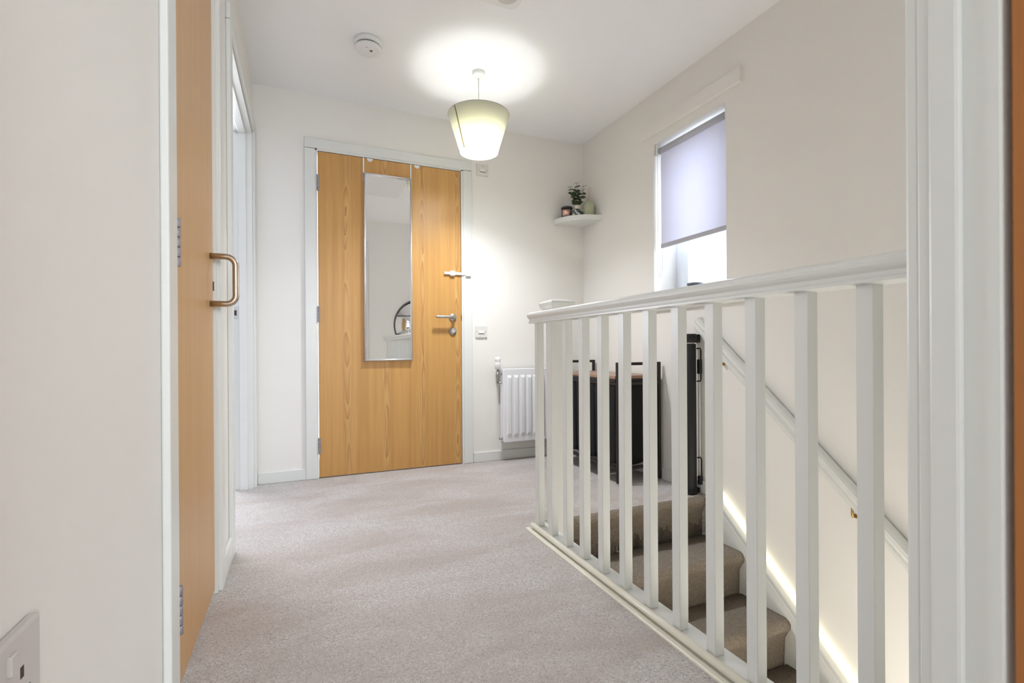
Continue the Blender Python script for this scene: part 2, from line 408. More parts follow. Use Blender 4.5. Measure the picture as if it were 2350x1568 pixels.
wall_switch(1.152, 1.238, 2.044, 2.124, 'white fan isolator switch high on the back wall beside the oak door', True)
wall_switch(1.133, 1.221, .886, .970, 'white switch plate at handle height on the back wall above the radiator valve', False)

# ---------------------------------------------------------------- radiator
r = thing('radiator', (1.56, B, .138), 'white ribbed panel radiator on the back wall behind the balustrade', 'radiator')
x0, x1, z0, z1 = 1.315, 1.815, .138, .664
mb = MB(); yf = 3.20
mb.box(x0, x1, yf, yf+.014, z0, z1, bev=.005)
n = 9; pitch = (x1-x0-.03)/n
for k in range(n):
    xc = x0+.015+pitch*(k+.5)
    pr = [(-.019, .001), (-.012, -.011), (.012, -.011), (.019, .001)]
    b = bmesh.new()
    lo = [b.verts.new((xc+a, yf+y, z0+.045+(0 if y > 0 else .02))) for a, y in pr]
    hi = [b.verts.new((xc+a, yf+y, z1-.045-(0 if y > 0 else .02))) for a, y in pr]
    for i in range(3): b.faces.new((lo[i], lo[i+1], hi[i+1], hi[i]))
    b.faces.new(lo[::-1]); b.faces.new(hi)
    bmesh.ops.recalc_face_normals(b, faces=b.faces); mb._merge(b, False)
mb.build('panel', 'rad', r)
MB().box(x0+.004, x1-.004, yf+.010, yf+.06, z1-.012, z1-.003, bev=.002).box(x0-.003, x0+.004, yf+.006, yf+.062, z0+.01, z1-.005, bev=.001).build('top_grille', 'rad', r)
for bx0 in (x0+.08, x1-.11): MB().box(bx0, bx0+.03, yf+.012, B, z0+.05, z0+.4).build('wall_bracket', 'rad', r)
v = MB().tube([(1.283, yf+.035, .56), (1.283, yf+.035, .655)], .010, 12).tube([(1.283, yf+.035, .565), (1.31, yf+.035, .562), (1.318, yf+.035, .562)], .007, 10)
v.lathe((1.283, yf+.035, .60), [(.014, 0), (.014, .022)], 6, smooth=False).tube([(1.283, yf+.035, .625), (1.318, yf+.035, .628)], .009, 12)
v.lathe((1.300, yf+.035, .628), [(.0125, -.006), (.0125, .006)], 6, 'x', smooth=False)
vo = v.build('radiator_valve', 'steel', r)
MB().lathe((1.283, yf+.035, .655), [(.010, 0), (.021, .006), (.022, .05), (.020, .054), (.019, .057), (.021, .060), (.021, .083), (.016, .092), (.0, .094)], 24).build('thermostatic_head', 'plastic', vo)
MB().tube([(1.290, yf+.03, .166), (1.318, yf+.03, .166)], .010, 12).build('end_plug', 'steel', r)

# ---------------------------------------------------------------- corner shelf and ornaments
sh = thing('corner_shelf', (R, B, 1.749), 'white quarter round floating shelf in the corner holding ornaments', 'shelf')
mb = MB(); b = bmesh.new(); rad_ = .262
pts = [(R, B)]+[(R-rad_*math.cos(PI/2*k/28)*(.255/.262 if k == 0 else 1), B-rad_*math.sin(PI/2*k/28)) for k in range(29)]
vs = [b.verts.new((x, y, 1.749)) for x, y in pts]; f = b.faces.new(vs)
rr = bmesh.ops.extrude_face_region(b, geom=[f])
for g in rr['geom']:
    if isinstance(g, bmesh.types.BMVert): g.co.z += .036
bmesh.ops.recalc_face_normals(b, faces=b.faces); mb._merge(b)
mb.build('shelf_board', 'white', sh)
ST = 1.785
j = thing('scented_candle', (1.842, 3.212, ST), 'dark candle jar with rose gold label on the left of the corner shelf', 'candle')
MB().lathe((1.842, 3.212, ST), [(.036, 0), (.039, .003), (.039, .070)], 32).build('jar', 'candle', j)
MB().lathe((1.842, 3.212, ST), [(.039, .070), (.0435, .071), (.0435, .080), (.041, .084), (0, .085)], 32).build('lid', 'candle', j)
mb = MB(); b = bmesh.new(); base = math.atan2(-3.212, -1.842)
ring = []
for k in range(13):
    a = base-.95+1.7*k/12
    ring.append([b.verts.new((1.842+rr_*math.cos(a), 3.212+rr_*math.sin(a), ST+zz)) for rr_, zz in ((.0395, .012), (.0395, .062))])
for k in range(12):
    f = b.faces.new((ring[k][0], ring[k+1][0], ring[k+1][1], ring[k][1])); f.smooth = True
bmesh.ops.recalc_face_normals(b, faces=b.faces); bmesh.ops.solidify(b, geom=b.faces[:], thickness=.0006)
mb._merge(b); mb.build('label_band', 'rose', j)

vz = (1.882, 3.128, ST)
p_ = thing('potted_eucalyptus', vz, 'small dark marble vase of eucalyptus sprigs in the middle of the corner shelf', 'plant')
mb = MB(); b = bmesh.new()
# squat six-sided marble body
rings = []
for r0, h0 in ((.040, 0), (.044, .006), (.045, .038), (.030, .050), (.019, .053)):
    rings.append([b.verts.new((vz[0]+r0*math.cos(2*PI*k/6+.3), vz[1]+r0*math.sin(2*PI*k/6+.3), vz[2]+h0)) for k in range(6)])
for i in range(4):
    for k in range(6): b.faces.new((rings[i][k], rings[i][(k+1) % 6], rings[i+1][(k+1) % 6], rings[i+1][k]))
b.faces.new(rings[0][::-1]); b.faces.new(rings[-1]); bmesh.ops.recalc_face_normals(b, faces=b.faces); mb._merge(b)
mb.build('vase_body', 'marble', p_)
MB().lathe(vz, [(.020, .049), (.018, .058), (.0175, .072), (.020, .078), (.016, .078), (.013, .060)], 24).build('vase_neck', 'bone', p_)
# view-right direction on shelf (image x) is (cos23.3,-sin23.3)
ux, uy = .918, -.396
def leafmesh(mb, c, out, L, Wd, n_up):
    c = Vector(c); out = Vector(out).normalized(); side = out.cross(Vector(n_up)).normalized(); nn = side.cross(out).normalized()
    b = bmesh.new(); K = 7; mids = []; ls = []; rs = []
    for k in range(K+1):
        t = k/K; w = Wd*(math.sin(PI*min(1, t**.8)))**.75 if 0 < t < 1 else 0.0008
        q = c+out*(t*L)+nn*(-.12*L*t*t)
        mids.append(b.verts.new(q-nn*.0008)); ls.append(b.verts.new(q+side*w+nn*w*.25)); rs.append(b.verts.new(q-side*w+nn*w*.25))
    for k in range(K):
        for aa, bb in ((ls, mids), (mids, rs)):
            f = b.faces.new((aa[k], aa[k+1], bb[k+1], bb[k])); f.smooth = True
    bmesh.ops.solidify(b, geom=b.faces[:], thickness=.0007)
    mb._merge(b)
top = Vector((vz[0], vz[1], vz[2]+.078))
def off(dx, dz, dd=0): # dx metres to the right in view, dd towards the room
    return Vector((top.x+ux*dx-.55*dd, top.y+uy*dx-.83*dd, top.z+dz))
# sprigs described by leaf nodes (dx, dz, length, halfwidth) taken from the look of each branch
sprigs = [
    dict(path=[(0, 0), (-.004, .05), (.002, .10), (-.002, .150), (-.002, .175)], leaves=[(.0, .05, .045, .016), (-.002, .085, .042, .017), (0, .115, .04, .015), (-.002, .145, .036, .012), (-.002, .173, .024, .004)]),
    dict(path=[(-.004, 0), (-.022, .045), (-.035, .085), (-.045, .125), (-.052, .140)], leaves=[(-.012, .025, .04, .015), (-.028, .062, .044, .017), (-.036, .088, .04, .016), (-.044, .118, .030, .007), (-.052, .138, .024, .004)]),
    dict(path=[(.004, 0), (.018, .04), (.034, .08), (.046, .12), (.050, .150)], leaves=[(.012, .026, .042, .010), (.026, .062, .044, .016), (.036, .088, .038, .013), (.046, .118, .034, .006), (.050, .147, .028, .004)]),
    dict(path=[(0, 0), (-.008, .03), (-.014, .06), (-.012, .095)], leaves=[(-.004, .012, .046, .018), (-.010, .040, .044, .018), (-.014, .066, .044, .018), (-.012, .093, .036, .014)]),
    dict(path=[(0, 0), (.010, .03), (.014, .06)], leaves=[(.006, .022, .040, .012), (.012, .052, .042, .017)]),
]
for si, sp in enumerate(sprigs):
    dd = (-.012, .006, -.004, .014, .010)[si]
    st = MB().tube([off(a*1.0, b2, dd*min(1, b2/.05)) for a, b2 in sp['path']], .0012, 6).build('stem', 'stem', p_)
    for li, (a, b2, L, Wd) in enumerate(sp['leaves']):
        ang = random.uniform(-.5, .5)+(PI/2 if li % 2 else 0)*.55
        for sgn in (1, -1):
            out = Vector((ux*math.cos(ang), uy*math.cos(ang), .25))*sgn+Vector((-.55*math.sin(ang), -.83*math.sin(ang), 0))*sgn
            out.z = random.uniform(-.05, .4) if Wd > .006 else random.uniform(.0, .25)
            lf = MB(); leafmesh(lf, off(a, b2, dd*min(1, b2/.05)), out, L*.85, Wd*.95, (-.5, -.75, .45) if Wd > .006 else (-.35, -.5, .8))
            lf.build('leaf', 'leaf', st)
    
dv = (1.972, 3.121, ST)
q = thing('reed_diffuser', dv, 'ribbed sage green reed diffuser on the right of the corner shelf', 'diffuser')
mb = MB(); b = bmesh.new(); prof = [(.040, 0), (.043, .003), (.0445, .06), (.044, .078), (.040, .095), (.031, .110), (.018, .120), (.009, .122)]
NS = 120; rings = []
for i, (r0, h0) in enumerate(prof):
    amp = .0011 if 1 <= i < 6 else .0004
    rings.append([b.verts.new((dv[0]+(r0-amp+amp*abs(math.cos(15*2*PI*k/NS))*2)*math.cos(2*PI*k/NS), dv[1]+(r0-amp+amp*abs(math.cos(15*2*PI*k/NS))*2)*math.sin(2*PI*k/NS), dv[2]+h0)) for k in range(NS)])
for i in range(len(rings)-1):
    for k in range(NS): b.faces.new((rings[i][k], rings[i][(k+1) % NS], rings[i+1][(k+1) % NS], rings[i+1][k]))
b.faces.new(rings[0][::-1]); b.faces.new(rings[-1]); bmesh.ops.recalc_face_normals(b, faces=b.faces); mb._merge(b)
mb.build('vessel', 'sage', q)
for dx, dz, dy in ((-.078, .100, 0), (-.062, .098, .0), (.010, .105, .01), (.020, .104, -.01), (.030, .100, .0), (.006, .112, -.005)):
    s0 = Vector((dv[0], dv[1], dv[2]+.116)); e = Vector((dv[0]+ux*dx*.62-.2*dy, dv[1]+uy*dx*.9+dy, dv[2]+.122+dz*.98))
    MB().tube([s0, e], .0011, 6).build('reed', 'reed', q)

# ---------------------------------------------------------------- window 1
w = thing('window_1', (R, 2.17, 1.055), 'narrow deep set window above the stairs', 'window', 'structure')
Y0, Y1, Z0, Z1 = 1.886, 2.452, 1.055, 2.078
fx0, fx1 = R+.175, R+.235
mb = MB().box(fx0, fx1, Y0, Y0+.055, Z0, Z1, bev=.004).box(fx0, fx1, Y1-.055, Y1, Z0, Z1, bev=.004).box(fx0, fx1, Y0+.055, Y1-.055, Z0, Z0+.055, bev=.004).box(fx0, fx1, Y0+.055, Y1-.055, Z1-.055, Z1, bev=.004)
mb.box(fx0-.008, fx1-.01, Y1-.115, Y1-.055, Z0+.055, Z1-.055, bev=.006).box(fx0-.008, fx1-.01, Y0+.055, Y0+.10, Z0+.055, Z1-.055, bev=.006)
mb.box(fx0-.008, fx1-.01, Y0+.10, Y1-.115, Z0+.055, Z0+.10, bev=.006).box(fx0-.008, fx1-.01, Y0+.10, Y1-.115, Z1-.10, Z1-.055, bev=.006)
mb.build('window_frame', 'upvc', w)
MB().box(fx0+.03, fx0+.038, Y0+.095, Y1-.11, Z0+.095, Z1-.095).build('pane', 'glass', w)
mb = MB().box(R-.006, R+.18, Y0+.001, Y1-.001, Z0-.0095, Z0-.0008).box(R-.020, R, Y0-.10, Y1+.10, Z0-.024, Z0, bev=.004)
mb.build('window_sill', 'white', w)
MB().box(R-.020, R, Y0-.105, Y1+.105, 2.135, 2.207).build('pelmet_batten', 'wall', w)

bl = thing('roller_blind', (R+.03, 2.18, 2.05), 'pale lavender roller blind pulled most of the way down the window', 'blind')
MB().lathe((R+.040, 1.902, 2.035), [(.021, 0), (.021, .532)], 28, 'y').build('roller_tube', 'blindbar', bl)
MB().box(R+.035, R+.0366, 1.905, 2.425, 1.445, 2.040).build('blind_fabric', 'blind', bl)
MB().box(R+.030, R+.042, 1.905, 2.425, 1.425, 1.452, bev=.004).build('bottom_bar', 'blindbar', bl)
for y in (1.889, 2.434): MB().box(R+.012, R+.066, y, y+.014, 2.005, 2.0775, bev=.002).build('end_bracket', 'plastic', bl)
loop = [(R+.022, 2.441, 2.03)]+[(R+.022, 2.441, 2.0-.05*k) for k in range(15)]+[(R+.028, 2.441, 1.255), (R+.040, 2.441, 1.245), (R+.052, 2.441, 1.255)]+[(R+.058, 2.441, 1.30+.05*k) for k in range(15)]
MB().tube(loop, .0016, 6).build('pull_chain', 'plastic', bl)
po = thing('sill_pot', (2.115, 2.155, Z0), 'grey cylindrical pot standing on the window sill', 'pot')
MB().lathe((2.115, 2.19, Z0), [(.040, 0), (.046, .004), (.046, .116), (.0, .116)], 32).build('pot_body', 'pot', po)
MB().lathe((2.115, 2.19, Z0), [(.0, .1161), (.049, .1165), (.050, .121), (.048, .127), (.0, .128)], 32).build('pot_lid', 'pot', po)

# ---------------------------------------------------------------- door 2 : cupboard door, left wall
d = thing('door_2', (WL, 1.57, 0), 'narrow closed oak cupboard door with a steel pull handle', 'door', 'structure')
LFX = WL-.006
MB().box(LFX-.04, LFX, 1.292, 1.868, .012, 2.045, bev=.0015, seg=1).build('door_leaf', 'oak_side', d)
mb = MB().box(WL, FL, 1.186, 1.260, 0, 2.065, bev=.004).box(WL, FL, 1.880, 1.945, 0, 2.065, bev=.004).box(WL, FL, 1.186, 1.945, 2.066, 2.135, bev=.004)
mb.build('architrave', 'white', d)
MB().box(WL-.1, WL+.003, 1.268, 1.288, 0, 2.06).box(WL-.1, WL+.003, 1.870, 1.889, 0, 2.06).box(WL-.1, WL+.003, 1.268, 1.889, 2.048, 2.064).build('door_lining', 'white', d)
for z0 in (.166, .990, 1.78):
    mb = MB()
    for k in range(5): mb.lathe((WL+.008, 1.298, z0+.0004+k*.022), [(.0055, 0), (.0065, .001), (.0065, .0195), (.0055, .0205)], 12)
    mb.box(WL-.004, WL+.004, 1.292, 1.300, z0, z0+.108)
    mb.build('hinge', 'hinge', d)
zc0, zc1 = .953, 1.106; yh = 1.815; xh = -.196
arc = [(LFX-.001, yh, zc1)]
for k in range(9):
    a = PI/2*k/8; arc.append((xh-.028+.028*math.sin(a), yh, zc1-.028+.028*math.cos(a)))
for k in range(9):
    a = PI/2*k/8; arc.append((xh-.028+.028*math.cos(a), yh, zc0+.028-.028*math.sin(a)))
arc.append((LFX-.001, yh, zc0))
MB().tube(arc, .0098, 20).build('pull_handle', 'handle', d)
MB().box(LFX-.004, LFX+.003, 1.866, 1.872, 1.0, 1.03).build('catch', 'dark', d)

# ---------------------------------------------------------------- door 3 : open doorway, left wall (frame only)
d = thing('door_3', (WL, 2.7, 0), 'white framed open doorway on the left next to the back wall', 'doorway', 'structure')
mb = MB().box(WL, FL, 2.155, 2.222, 0, 2.085, bev=.004).box(WL, FL, 3.212, 3.278, 0, 2.085, bev=.004).box(WL, FL, 2.155, 3.278, 2.086, 2.15, bev=.004)
mb.build('architrave', 'white', d)
mb = MB().box(WL-.1, WL+.002, 2.216, 2.232, 0, 2.075).box(WL-.1, WL+.002, 3.198, 3.214, 0, 2.075).box(WL-.1, WL+.002, 2.232, 3.198, 2.063, 2.08)
mb.build('door_lining', 'white', d)
mb = MB().box(WL-.068, WL-.028, 2.232, 2.243, 0, 2.063, bev=.002).box(WL-.068, WL-.028, 3.186, 3.198, 0, 2.063, bev=.002).box(WL-.068, WL-.028, 2.243, 3.186, 2.051, 2.063, bev=.002)
mb.build('door_stop', 'white', d)
kp = MB().box(WL-.097, WL-.072, 3.1965, 3.1985, .985, 1.055).build('strike_plate', 'steel', d)
MB().box(WL-.093, WL-.080, 3.1955, 3.1968, 1.005, 1.035).build('latch_hole', 'dark', kp)

# ---------------------------------------------------------------- door 4 : opening the camera looks through
d = thing('door_4', (.70, .31, 0), 'white frame and open oak door at the right edge of the view', 'door', 'structure')
b4 = .68
mb = MB().box(b4, b4+.035, .268, E, 0, 2.075, bev=.002).box(-.192, -.160, .268, E, 0, 2.075, bev=.002).box(-.16, b4, .268, E, 2.045, 2.08, bev=.002)
mb.build('door_lining', 'white', d)
mb = MB().box(b4-.010, b4+.002, .300, .330, 0, 2.045, bev=.004).box(-.162, -.152, .300, .330, 0, 2.045, bev=.003)
mb.build('door_stop', 'white', d)
mb = MB().box(b4+.005, b4+.075, E, E+.016, 0, 2.06, bev=.004).box(-.242, -.165, E, E+.016, 0, 2.06, bev=.004).box(-.242, b4+.075, E, E+.016, 2.061, 2.13, bev=.004)
mb.build('architrave', 'white', d)
MB().box(b4+.004, b4+.046, -.55, .262, .01, 2.04, bev=.002, seg=1).build('door_leaf', 'oak_dark', d)

# ---------------------------------------------------------------- socket, left wall near the camera
s_ = thing('double_socket', (WL, .585, .485), 'white double power socket low on the left wall at the frame edge', 'socket')
MB().box(WL, WL+.011, .515, .661, .442, .531, bev=.003).build('face_plate', 'socketface', s_)
for yc in (.553, .623):
    for dy, dz, a_, b_ in ((0, .012, .003, .0055), (-.011, -.010, .0042, .003), (.011, -.010, .0042, .003)):
        MB().box(WL+.0105, WL+.0114, yc+dy-a_, yc+dy+a_, .478+dz-b_, .478+dz+b_).build('pin_hole', 'dark', s_)
    MB().box(WL+.0095, WL+.0145, yc-.006+(.02 if yc < .58 else -.02), yc+.006+(.02 if yc < .58 else -.02), .499, .518, bev=.001, seg=1).build('rocker', 'socketface', s_)

# ---------------------------------------------------------------- ceiling fittings
LX, LY = .945, 2.655
l = thing('pendant_lamp', (LX, LY, 1.935), 'tapered cream fabric pendant lamp hanging lit from the ceiling', 'lamp')
MB().lathe((LX, LY, H), [(.036, 0), (.037, -.018), (.033, -.026), (.008, -.028), (.006, -.034), (0, -.034)], 32).build('ceiling_rose', 'plastic', l)
MB().tube([(LX, LY, H-.03), (LX, LY, 2.12)], .0032, 10).build('cord', 'plastic', l)
MB().lathe((LX, LY, 2.06), [(.0, .065), (.010, .065), (.016, .05), (.019, .02), (.019, 0), (0, 0)], 24).build('lamp_holder', 'plastic', l)
ZB, ZT, RB, RT = 1.936, 2.152, .109, .176
shd = MB().lathe((LX, LY, 0), [(RB, ZB), (RT, ZT), (RT-.0012, ZT), (RB-.0012, ZB)], 96, closed=True).build('lamp_shade', 'shade', l)
for rr_, zz in ((RB, ZB), (RT, ZT)):
    MB().tube([(LX+rr_*math.cos(2*PI*k/64), LY+rr_*math.sin(2*PI*k/64), zz) for k in range(65)], .0014, 6, cap=False).build('wire_rim', 'blindbar', shd)
a0 = math.atan2(-LY, -LX)-math.radians(49)
b = bmesh.new(); mb = MB()
vv = [b.verts.new((LX+(rr_+.0009)*math.cos(a0+da), LY+(rr_+.0009)*math.sin(a0+da), zz)) for rr_, zz, da in ((RB, ZB, -.036), (RB, ZB, .036), (RT, ZT, .026), (RT, ZT, -.026))]
b.faces.new(vv); bmesh.ops.solidify(b, geom=b.faces[:], thickness=.0006); mb._merge(b)
mb.build('seam', 'seam', shd)
mb = MB()
for k in range(3):
    a = 2*PI*k/3+.4; mb.tube([(LX+.02*math.cos(a), LY+.02*math.sin(a), ZT-.05), (LX+RT*math.cos(a), LY+RT*math.sin(a), ZT)], .0014, 6)
mb.lathe((LX, LY, ZT-.052), [(.020, 0), (.023, 0), (.023, .003), (.020, .003)], 24, closed=True)
mb.build('spider_frame', 'plastic', shd)
MB().lathe((LX, LY, 2.062), [(0, -.085), (.018, -.081), (.028, -.066), (.031, -.050), (.031, -.044)], 24).build('bulb', 'bulb', l)
MB().lathe((LX, LY, 2.062), [(0, -.043), (.0325, -.044), (.033, -.040), (.028, -.020), (.016, 0), (0, 0)], 24).build('bulb_base', 'plastic', l)

sx, sy = .325, 2.61
s_ = thing('smoke_alarm', (sx, sy, H), 'round white smoke alarm on the ceiling left of the pendant lamp', 'smoke alarm')
MB().lathe((sx, sy, H), [(.068, 0), (.070, -.004), (.070, -.020), (.066, -.024), (.062, -.026)], 48).build('base', 'plastic', s_)
MB().lathe((sx, sy, H), [(.058, -.0262), (.058, -.034), (.067, -.0345), (.066, -.042), (.058, -.050), (.040, -.053), (0, -.053)], 48).build('cover', 'plastic', s_)
mb = MB()
for k in range(28):
    a = 2*PI*k/28; c_, s2 = math.cos(a), math.sin(a)
    for zz in (-.0285, -.0325):
        b = bmesh.new(); bmesh.ops.create_cube(b, size=1)
        for vtx in b.verts: vtx.co = Vector((vtx.co.x*.003, vtx.co.y*.009, vtx.co.z*.0026))
        bmesh.ops.transform(b, matrix=Matrix.Translation((sx+.0595*c_, sy+.0595*s2, H+zz)) @ Matrix.Rotation(a, 4, 'Z'), verts=b.verts); mb._merge(b)
mb.build('vent_slots', 'slot', s_)
MB().box(sx+.006, sx+.020, sy-.020, sy-.004, H-.0536, H-.0525).build('test_button', 'slot', s_)
MB().lathe((sx-.012, sy-.036, H-.0522), [(.0, -.0015), (.003, -.0012), (.003, 0)], 10).build('indicator', 'slot', s_)

h = thing('loft_hatch', (.60, 1.73, H), 'pale loft hatch panel in the ceiling cut off by the top of the picture', 'hatch')
mb = MB(); b = bmesh.new()
def rrect(x0, x1, y0, y1, r0):
    o = []
    for cx, cy, st in ((x1-r0, y1-r0, 0), (x0+r0, y1-r0, 1), (x0+r0, y0+r0, 2), (x1-r0, y0+r0, 3)):
        for k in range(7): a = PI/2*(st+k/6); o.append((cx+r0*math.cos(a), cy+r0*math.sin(a)))
    return o
vs = [b.verts.new((x, y, H)) for x, y in rrect(.28, .932, 1.36, 2.097, .035)]; f = b.faces.new(vs)
rr = bmesh.ops.extrude_face_region(b, geom=[f])
for g in rr['geom']:
    if isinstance(g, bmesh.types.BMVert): g.co.z -= .008
bmesh.ops.recalc_face_normals(b, faces=b.faces); mb._merge(b)
M['hatch'] = paint('hatch_panel', srgb(238, 238, 236), .5)
mb.build('hatch_panel', 'hatch', h)
MB().lathe((.855, 2.012, H-.008), [(.05, 0), (.048, -.012), (.040, -.016), (0, -.016)], 32).build('latch_disc', 'socketface', h)

# ---------------------------------------------------------------- balustrade
ba = thing('balustrade', (.97, 1.2, 0), 'white painted wooden balustrade with square spindles along the stairwell', 'balustrade')
BX = .9705
def ogee(hw, z0, z1):
    zz = lambda t: z0+(z1-z0)*t
    half = [(hw*.62, zz(0)), (hw*.80, zz(.03)), (hw*.80, zz(.14)), (hw*.70, zz(.22)), (hw*.72, zz(.36)), (hw*.86, zz(.46)), (hw*.98, zz(.58)), (hw, zz(.70)), (hw*.94, zz(.82)), (hw*.78, zz(.92)), (hw*.5, zz(.98)), (0, zz(1))]
    return half+[(-a, b_) for a, b_ in half[-2::-1]]
mb = MB().sweep(ogee(.042, .916, .968), (BX, E, 0), (BX, 1.985, 0), (1, 0, 0), (0, 0, 1), False)
mb.build('handrail', 'white', ba)
mb = MB().box(.948, 1.010, E, 1.955, -.02, .018, bev=.002).build('base_rail', 'white', ba)
# nosing bead and cover strip down to the carpet
bead = [(.938, -.006), (.950, -.006), (.950, .021), (.945, .028), (.937, .030), (.930, .026), (.927, .019), (.929, .013), (.938, .011)]
mb = MB().sweep(bead, (0, E, .0), (0, 1.962, .0), (1, 0, 0), (0, 0, 1), True)
mb.box(.910, .931, E, 1.974, -.01, .007, bev=.003).box(.925, .950, E, 1.972, -.01, .0045).box(.948, 1.012, 1.955, 1.972, -.01, .020, bev=.003)
mb.build('nosing_strip', 'cream', ba)
proto = None
SW = .031
for k in range(-1, 12):
    yf_ = .5855+.1250*k
    if proto is None:
        proto = MB().box(.955, .955+SW, yf_-SW, yf_, .018, .921, bev=.0015, seg=1).build('spindle', 'white', ba, origin=(.97, yf_-SW/2, 0))
    else:
        c_ = proto.copy(); COL.objects.link(c_); c_.parent = ba; c_.location = Vector((.97, yf_-SW/2, 0))-ba.location
nx0, nx1, ny0, ny1 = 1.022, 1.098, 1.905, 1.981
nw = MB().box(nx0, nx1, ny0, ny1, -.25, .975, bev=.003).build('newel_post', 'white', ba)
cx, cy = (nx0+nx1)/2, (ny0+ny1)/2
mb = MB(); b = bmesh.new(); rings = []
for hw, z in ((.038, .962), (.040, .970), (.044, .976), (.052, .984), (.058, .992), (.060, 1.0), (.060, 1.008), (.056, 1.013), (.050, 1.016), (.028, 1.024)):
    rings.append([b.verts.new((cx+a*hw, cy+c2*hw, z)) for a, c2 in ((-1, -1), (1, -1), (1, 1), (-1, 1))])
for i in range(len(rings)-1):
    for k in range(4): b.faces.new((rings[i][k], rings[i][(k+1) % 4], rings[i+1][(k+1) % 4], rings[i+1][k]))
b.faces.new(rings[0][::-1]); b.faces.new(rings[-1]); bmesh.ops.recalc_face_normals(b, faces=b.faces); mb._merge(b)
mb.build('newel_cap', 'white', nw)

# ---------------------------------------------------------------- stairs
stc = thing('staircase', (1.5, 1.95, 0), 'carpeted flight of stairs going down behind the balustrade', 'stairs')
RISE, GO = .205, .245; N0 = 1.988
SX0, SX1 = 1.012, 1.985
for k in range(7):
    zt = -RISE*k; yn = N0-GO*k; yb_ = yn+GO+.02
    x0 = SX0 if k else SX0
    pr = []
    rr_ = .030
    pr.append((yb_ if k else 2.02, zt+(.004 if k == 0 else 0)))
    for i in range(9):
        a = PI/2+PI*i/8*.80; pr.append((yn+rr_+rr_*math.cos(a), zt-rr_+rr_*math.sin(a)+(.004 if k == 0 else 0)))
    pr += [(yn+.030, zt-RISE*.45), (yn+.034, zt-RISE+.0), (yn+.034, zt-RISE-.02), (yb_ if k else 2.02, zt-RISE-.02)]
    x1 = SX1
    mb = MB(); b = bmesh.new()
    XN = 60
    rows = []
    for i in range(XN+1):
        x = x0+(x1-x0)*i/XN
        rows.append([b.verts.new((x, y+random.uniform(-.0012, .0012), z+random.uniform(-.0012, .0012))) for y, z in pr])
    for i in range(XN):
        for q_ in range(len(pr)):
            f = b.faces.new((rows[i][q_], rows[i][(q_+1) % len(pr)], rows[i+1][(q_+1) % len(pr)], rows[i+1][q_])); f.smooth = True
    b.faces.new(rows[0][::-1]); b.faces.new(rows[-1]); bmesh.ops.recalc_face_normals(b, faces=b.faces); mb._merge(b)
    mb.build('carpeted_step', 'carpet_stair_shaded', stc)
# wall string: front face just shows above the treads, upper edge slopes with the LED line
sl = .853
def zs(y): return -.003+sl*(y-1.896)
b = bmesh.new(); mb = MB()
poly = [(1.955, .052), (1.955, -.30), (E, -.30+sl*(E-1.955)-.1), (E, zs(E)), (1.94, zs(1.94))]
for xx0, xx1, pl in ((1.985, R, poly),):
    b = bmesh.new()
    v0 = [b.verts.new((xx0, y, z)) for y, z in pl]; v1 = [b.verts.new((xx1, y, z)) for y, z in pl]
    b.faces.new(v0); b.faces.new(v1[::-1])
    for k in range(len(pl)): b.faces.new((v0[k], v0[(k+1) % len(pl)], v1[(k+1) % len(pl)], v1[k]))
    bmesh.ops.recalc_face_normals(b, faces=b.faces); mb._merge(b)
# moulding line along its top edge
dirv = Vector((0, E-1.94, zs(E)-zs(1.94))).normalized(); nrm = Vector((0, -dirv.z, dirv.y)); nrm = nrm if nrm.z > 0 else -nrm
p0 = Vector((1.985, 1.94, zs(1.94))); p1 = Vector((1.985, E, zs(E)))
mb.sweep([(-.004, -.030), (.002, -.030), (.002, -.026), (-.001, -.022), (-.007, -.012), (-.008, .0), (-.004, .004), (.045, .004), (.045, -.006), (.0, -.008)], p0, p1, (1, 0, 0), nrm)
mb.build('wall_string', 'white', stc)
# LED strip on top of the string against the wall
ls = thing('led_strip', (R-.01, 1.2, zs(1.2)), 'glowing warm LED light strip on the stair string along the wall', 'light strip')
q0 = Vector((R-.022, 1.935, zs(1.935)))+nrm*.0045; q1 = Vector((R-.022, E+.01, zs(E+.01)))+nrm*.0045
MB().sweep([(.006, 0), (.021, 0), (.021, .008), (.006, .008)], q0, q1, (1, 0, 0), nrm).build('diffuser_channel', 'led', ls)

# wall handrail
hr = thing('wall_handrail', (R-.04, 1.5, .4), 'white moulded handrail sloping down the wall above the stairs', 'handrail')
HS = .895
def zh(y): return .838+HS*(y-1.889)
hd = Vector((0, -1, -HS)).normalized(); hn = Vector((0, -HS, 1)).normalized() 
prof = [(.0, -.062), (-.016, -.062), (-.020, -.056), (-.020, -.044), (-.014, -.036), (-.018, -.030), (-.034, -.024), (-.042, -.012), (-.040, .002), (-.030, .010), (-.014, .013), (0, .013)]
ya, yb2 = 2.05, .40
MB().sweep([(a, z) for a, z in prof], (R-.012, ya, zh(ya)-.02), (R-.012, yb2, zh(yb2)-.02), (1, 0, 0), hn, False).build('rail', 'white', hr)
for y in (1.905, 1.245):
    MB().tube([(R-.001, y, zh(y)-.135), (R-.022, y, zh(y)-.135), (R-.026, y, zh(y)-.125), (R-.026, y, zh(y)-.088)], .0045, 10).lathe((R-.0005, y, zh(y)-.135), [(.009, -.003), (.009, 0)], 16, 'x').build('bracket', 'brass', hr)

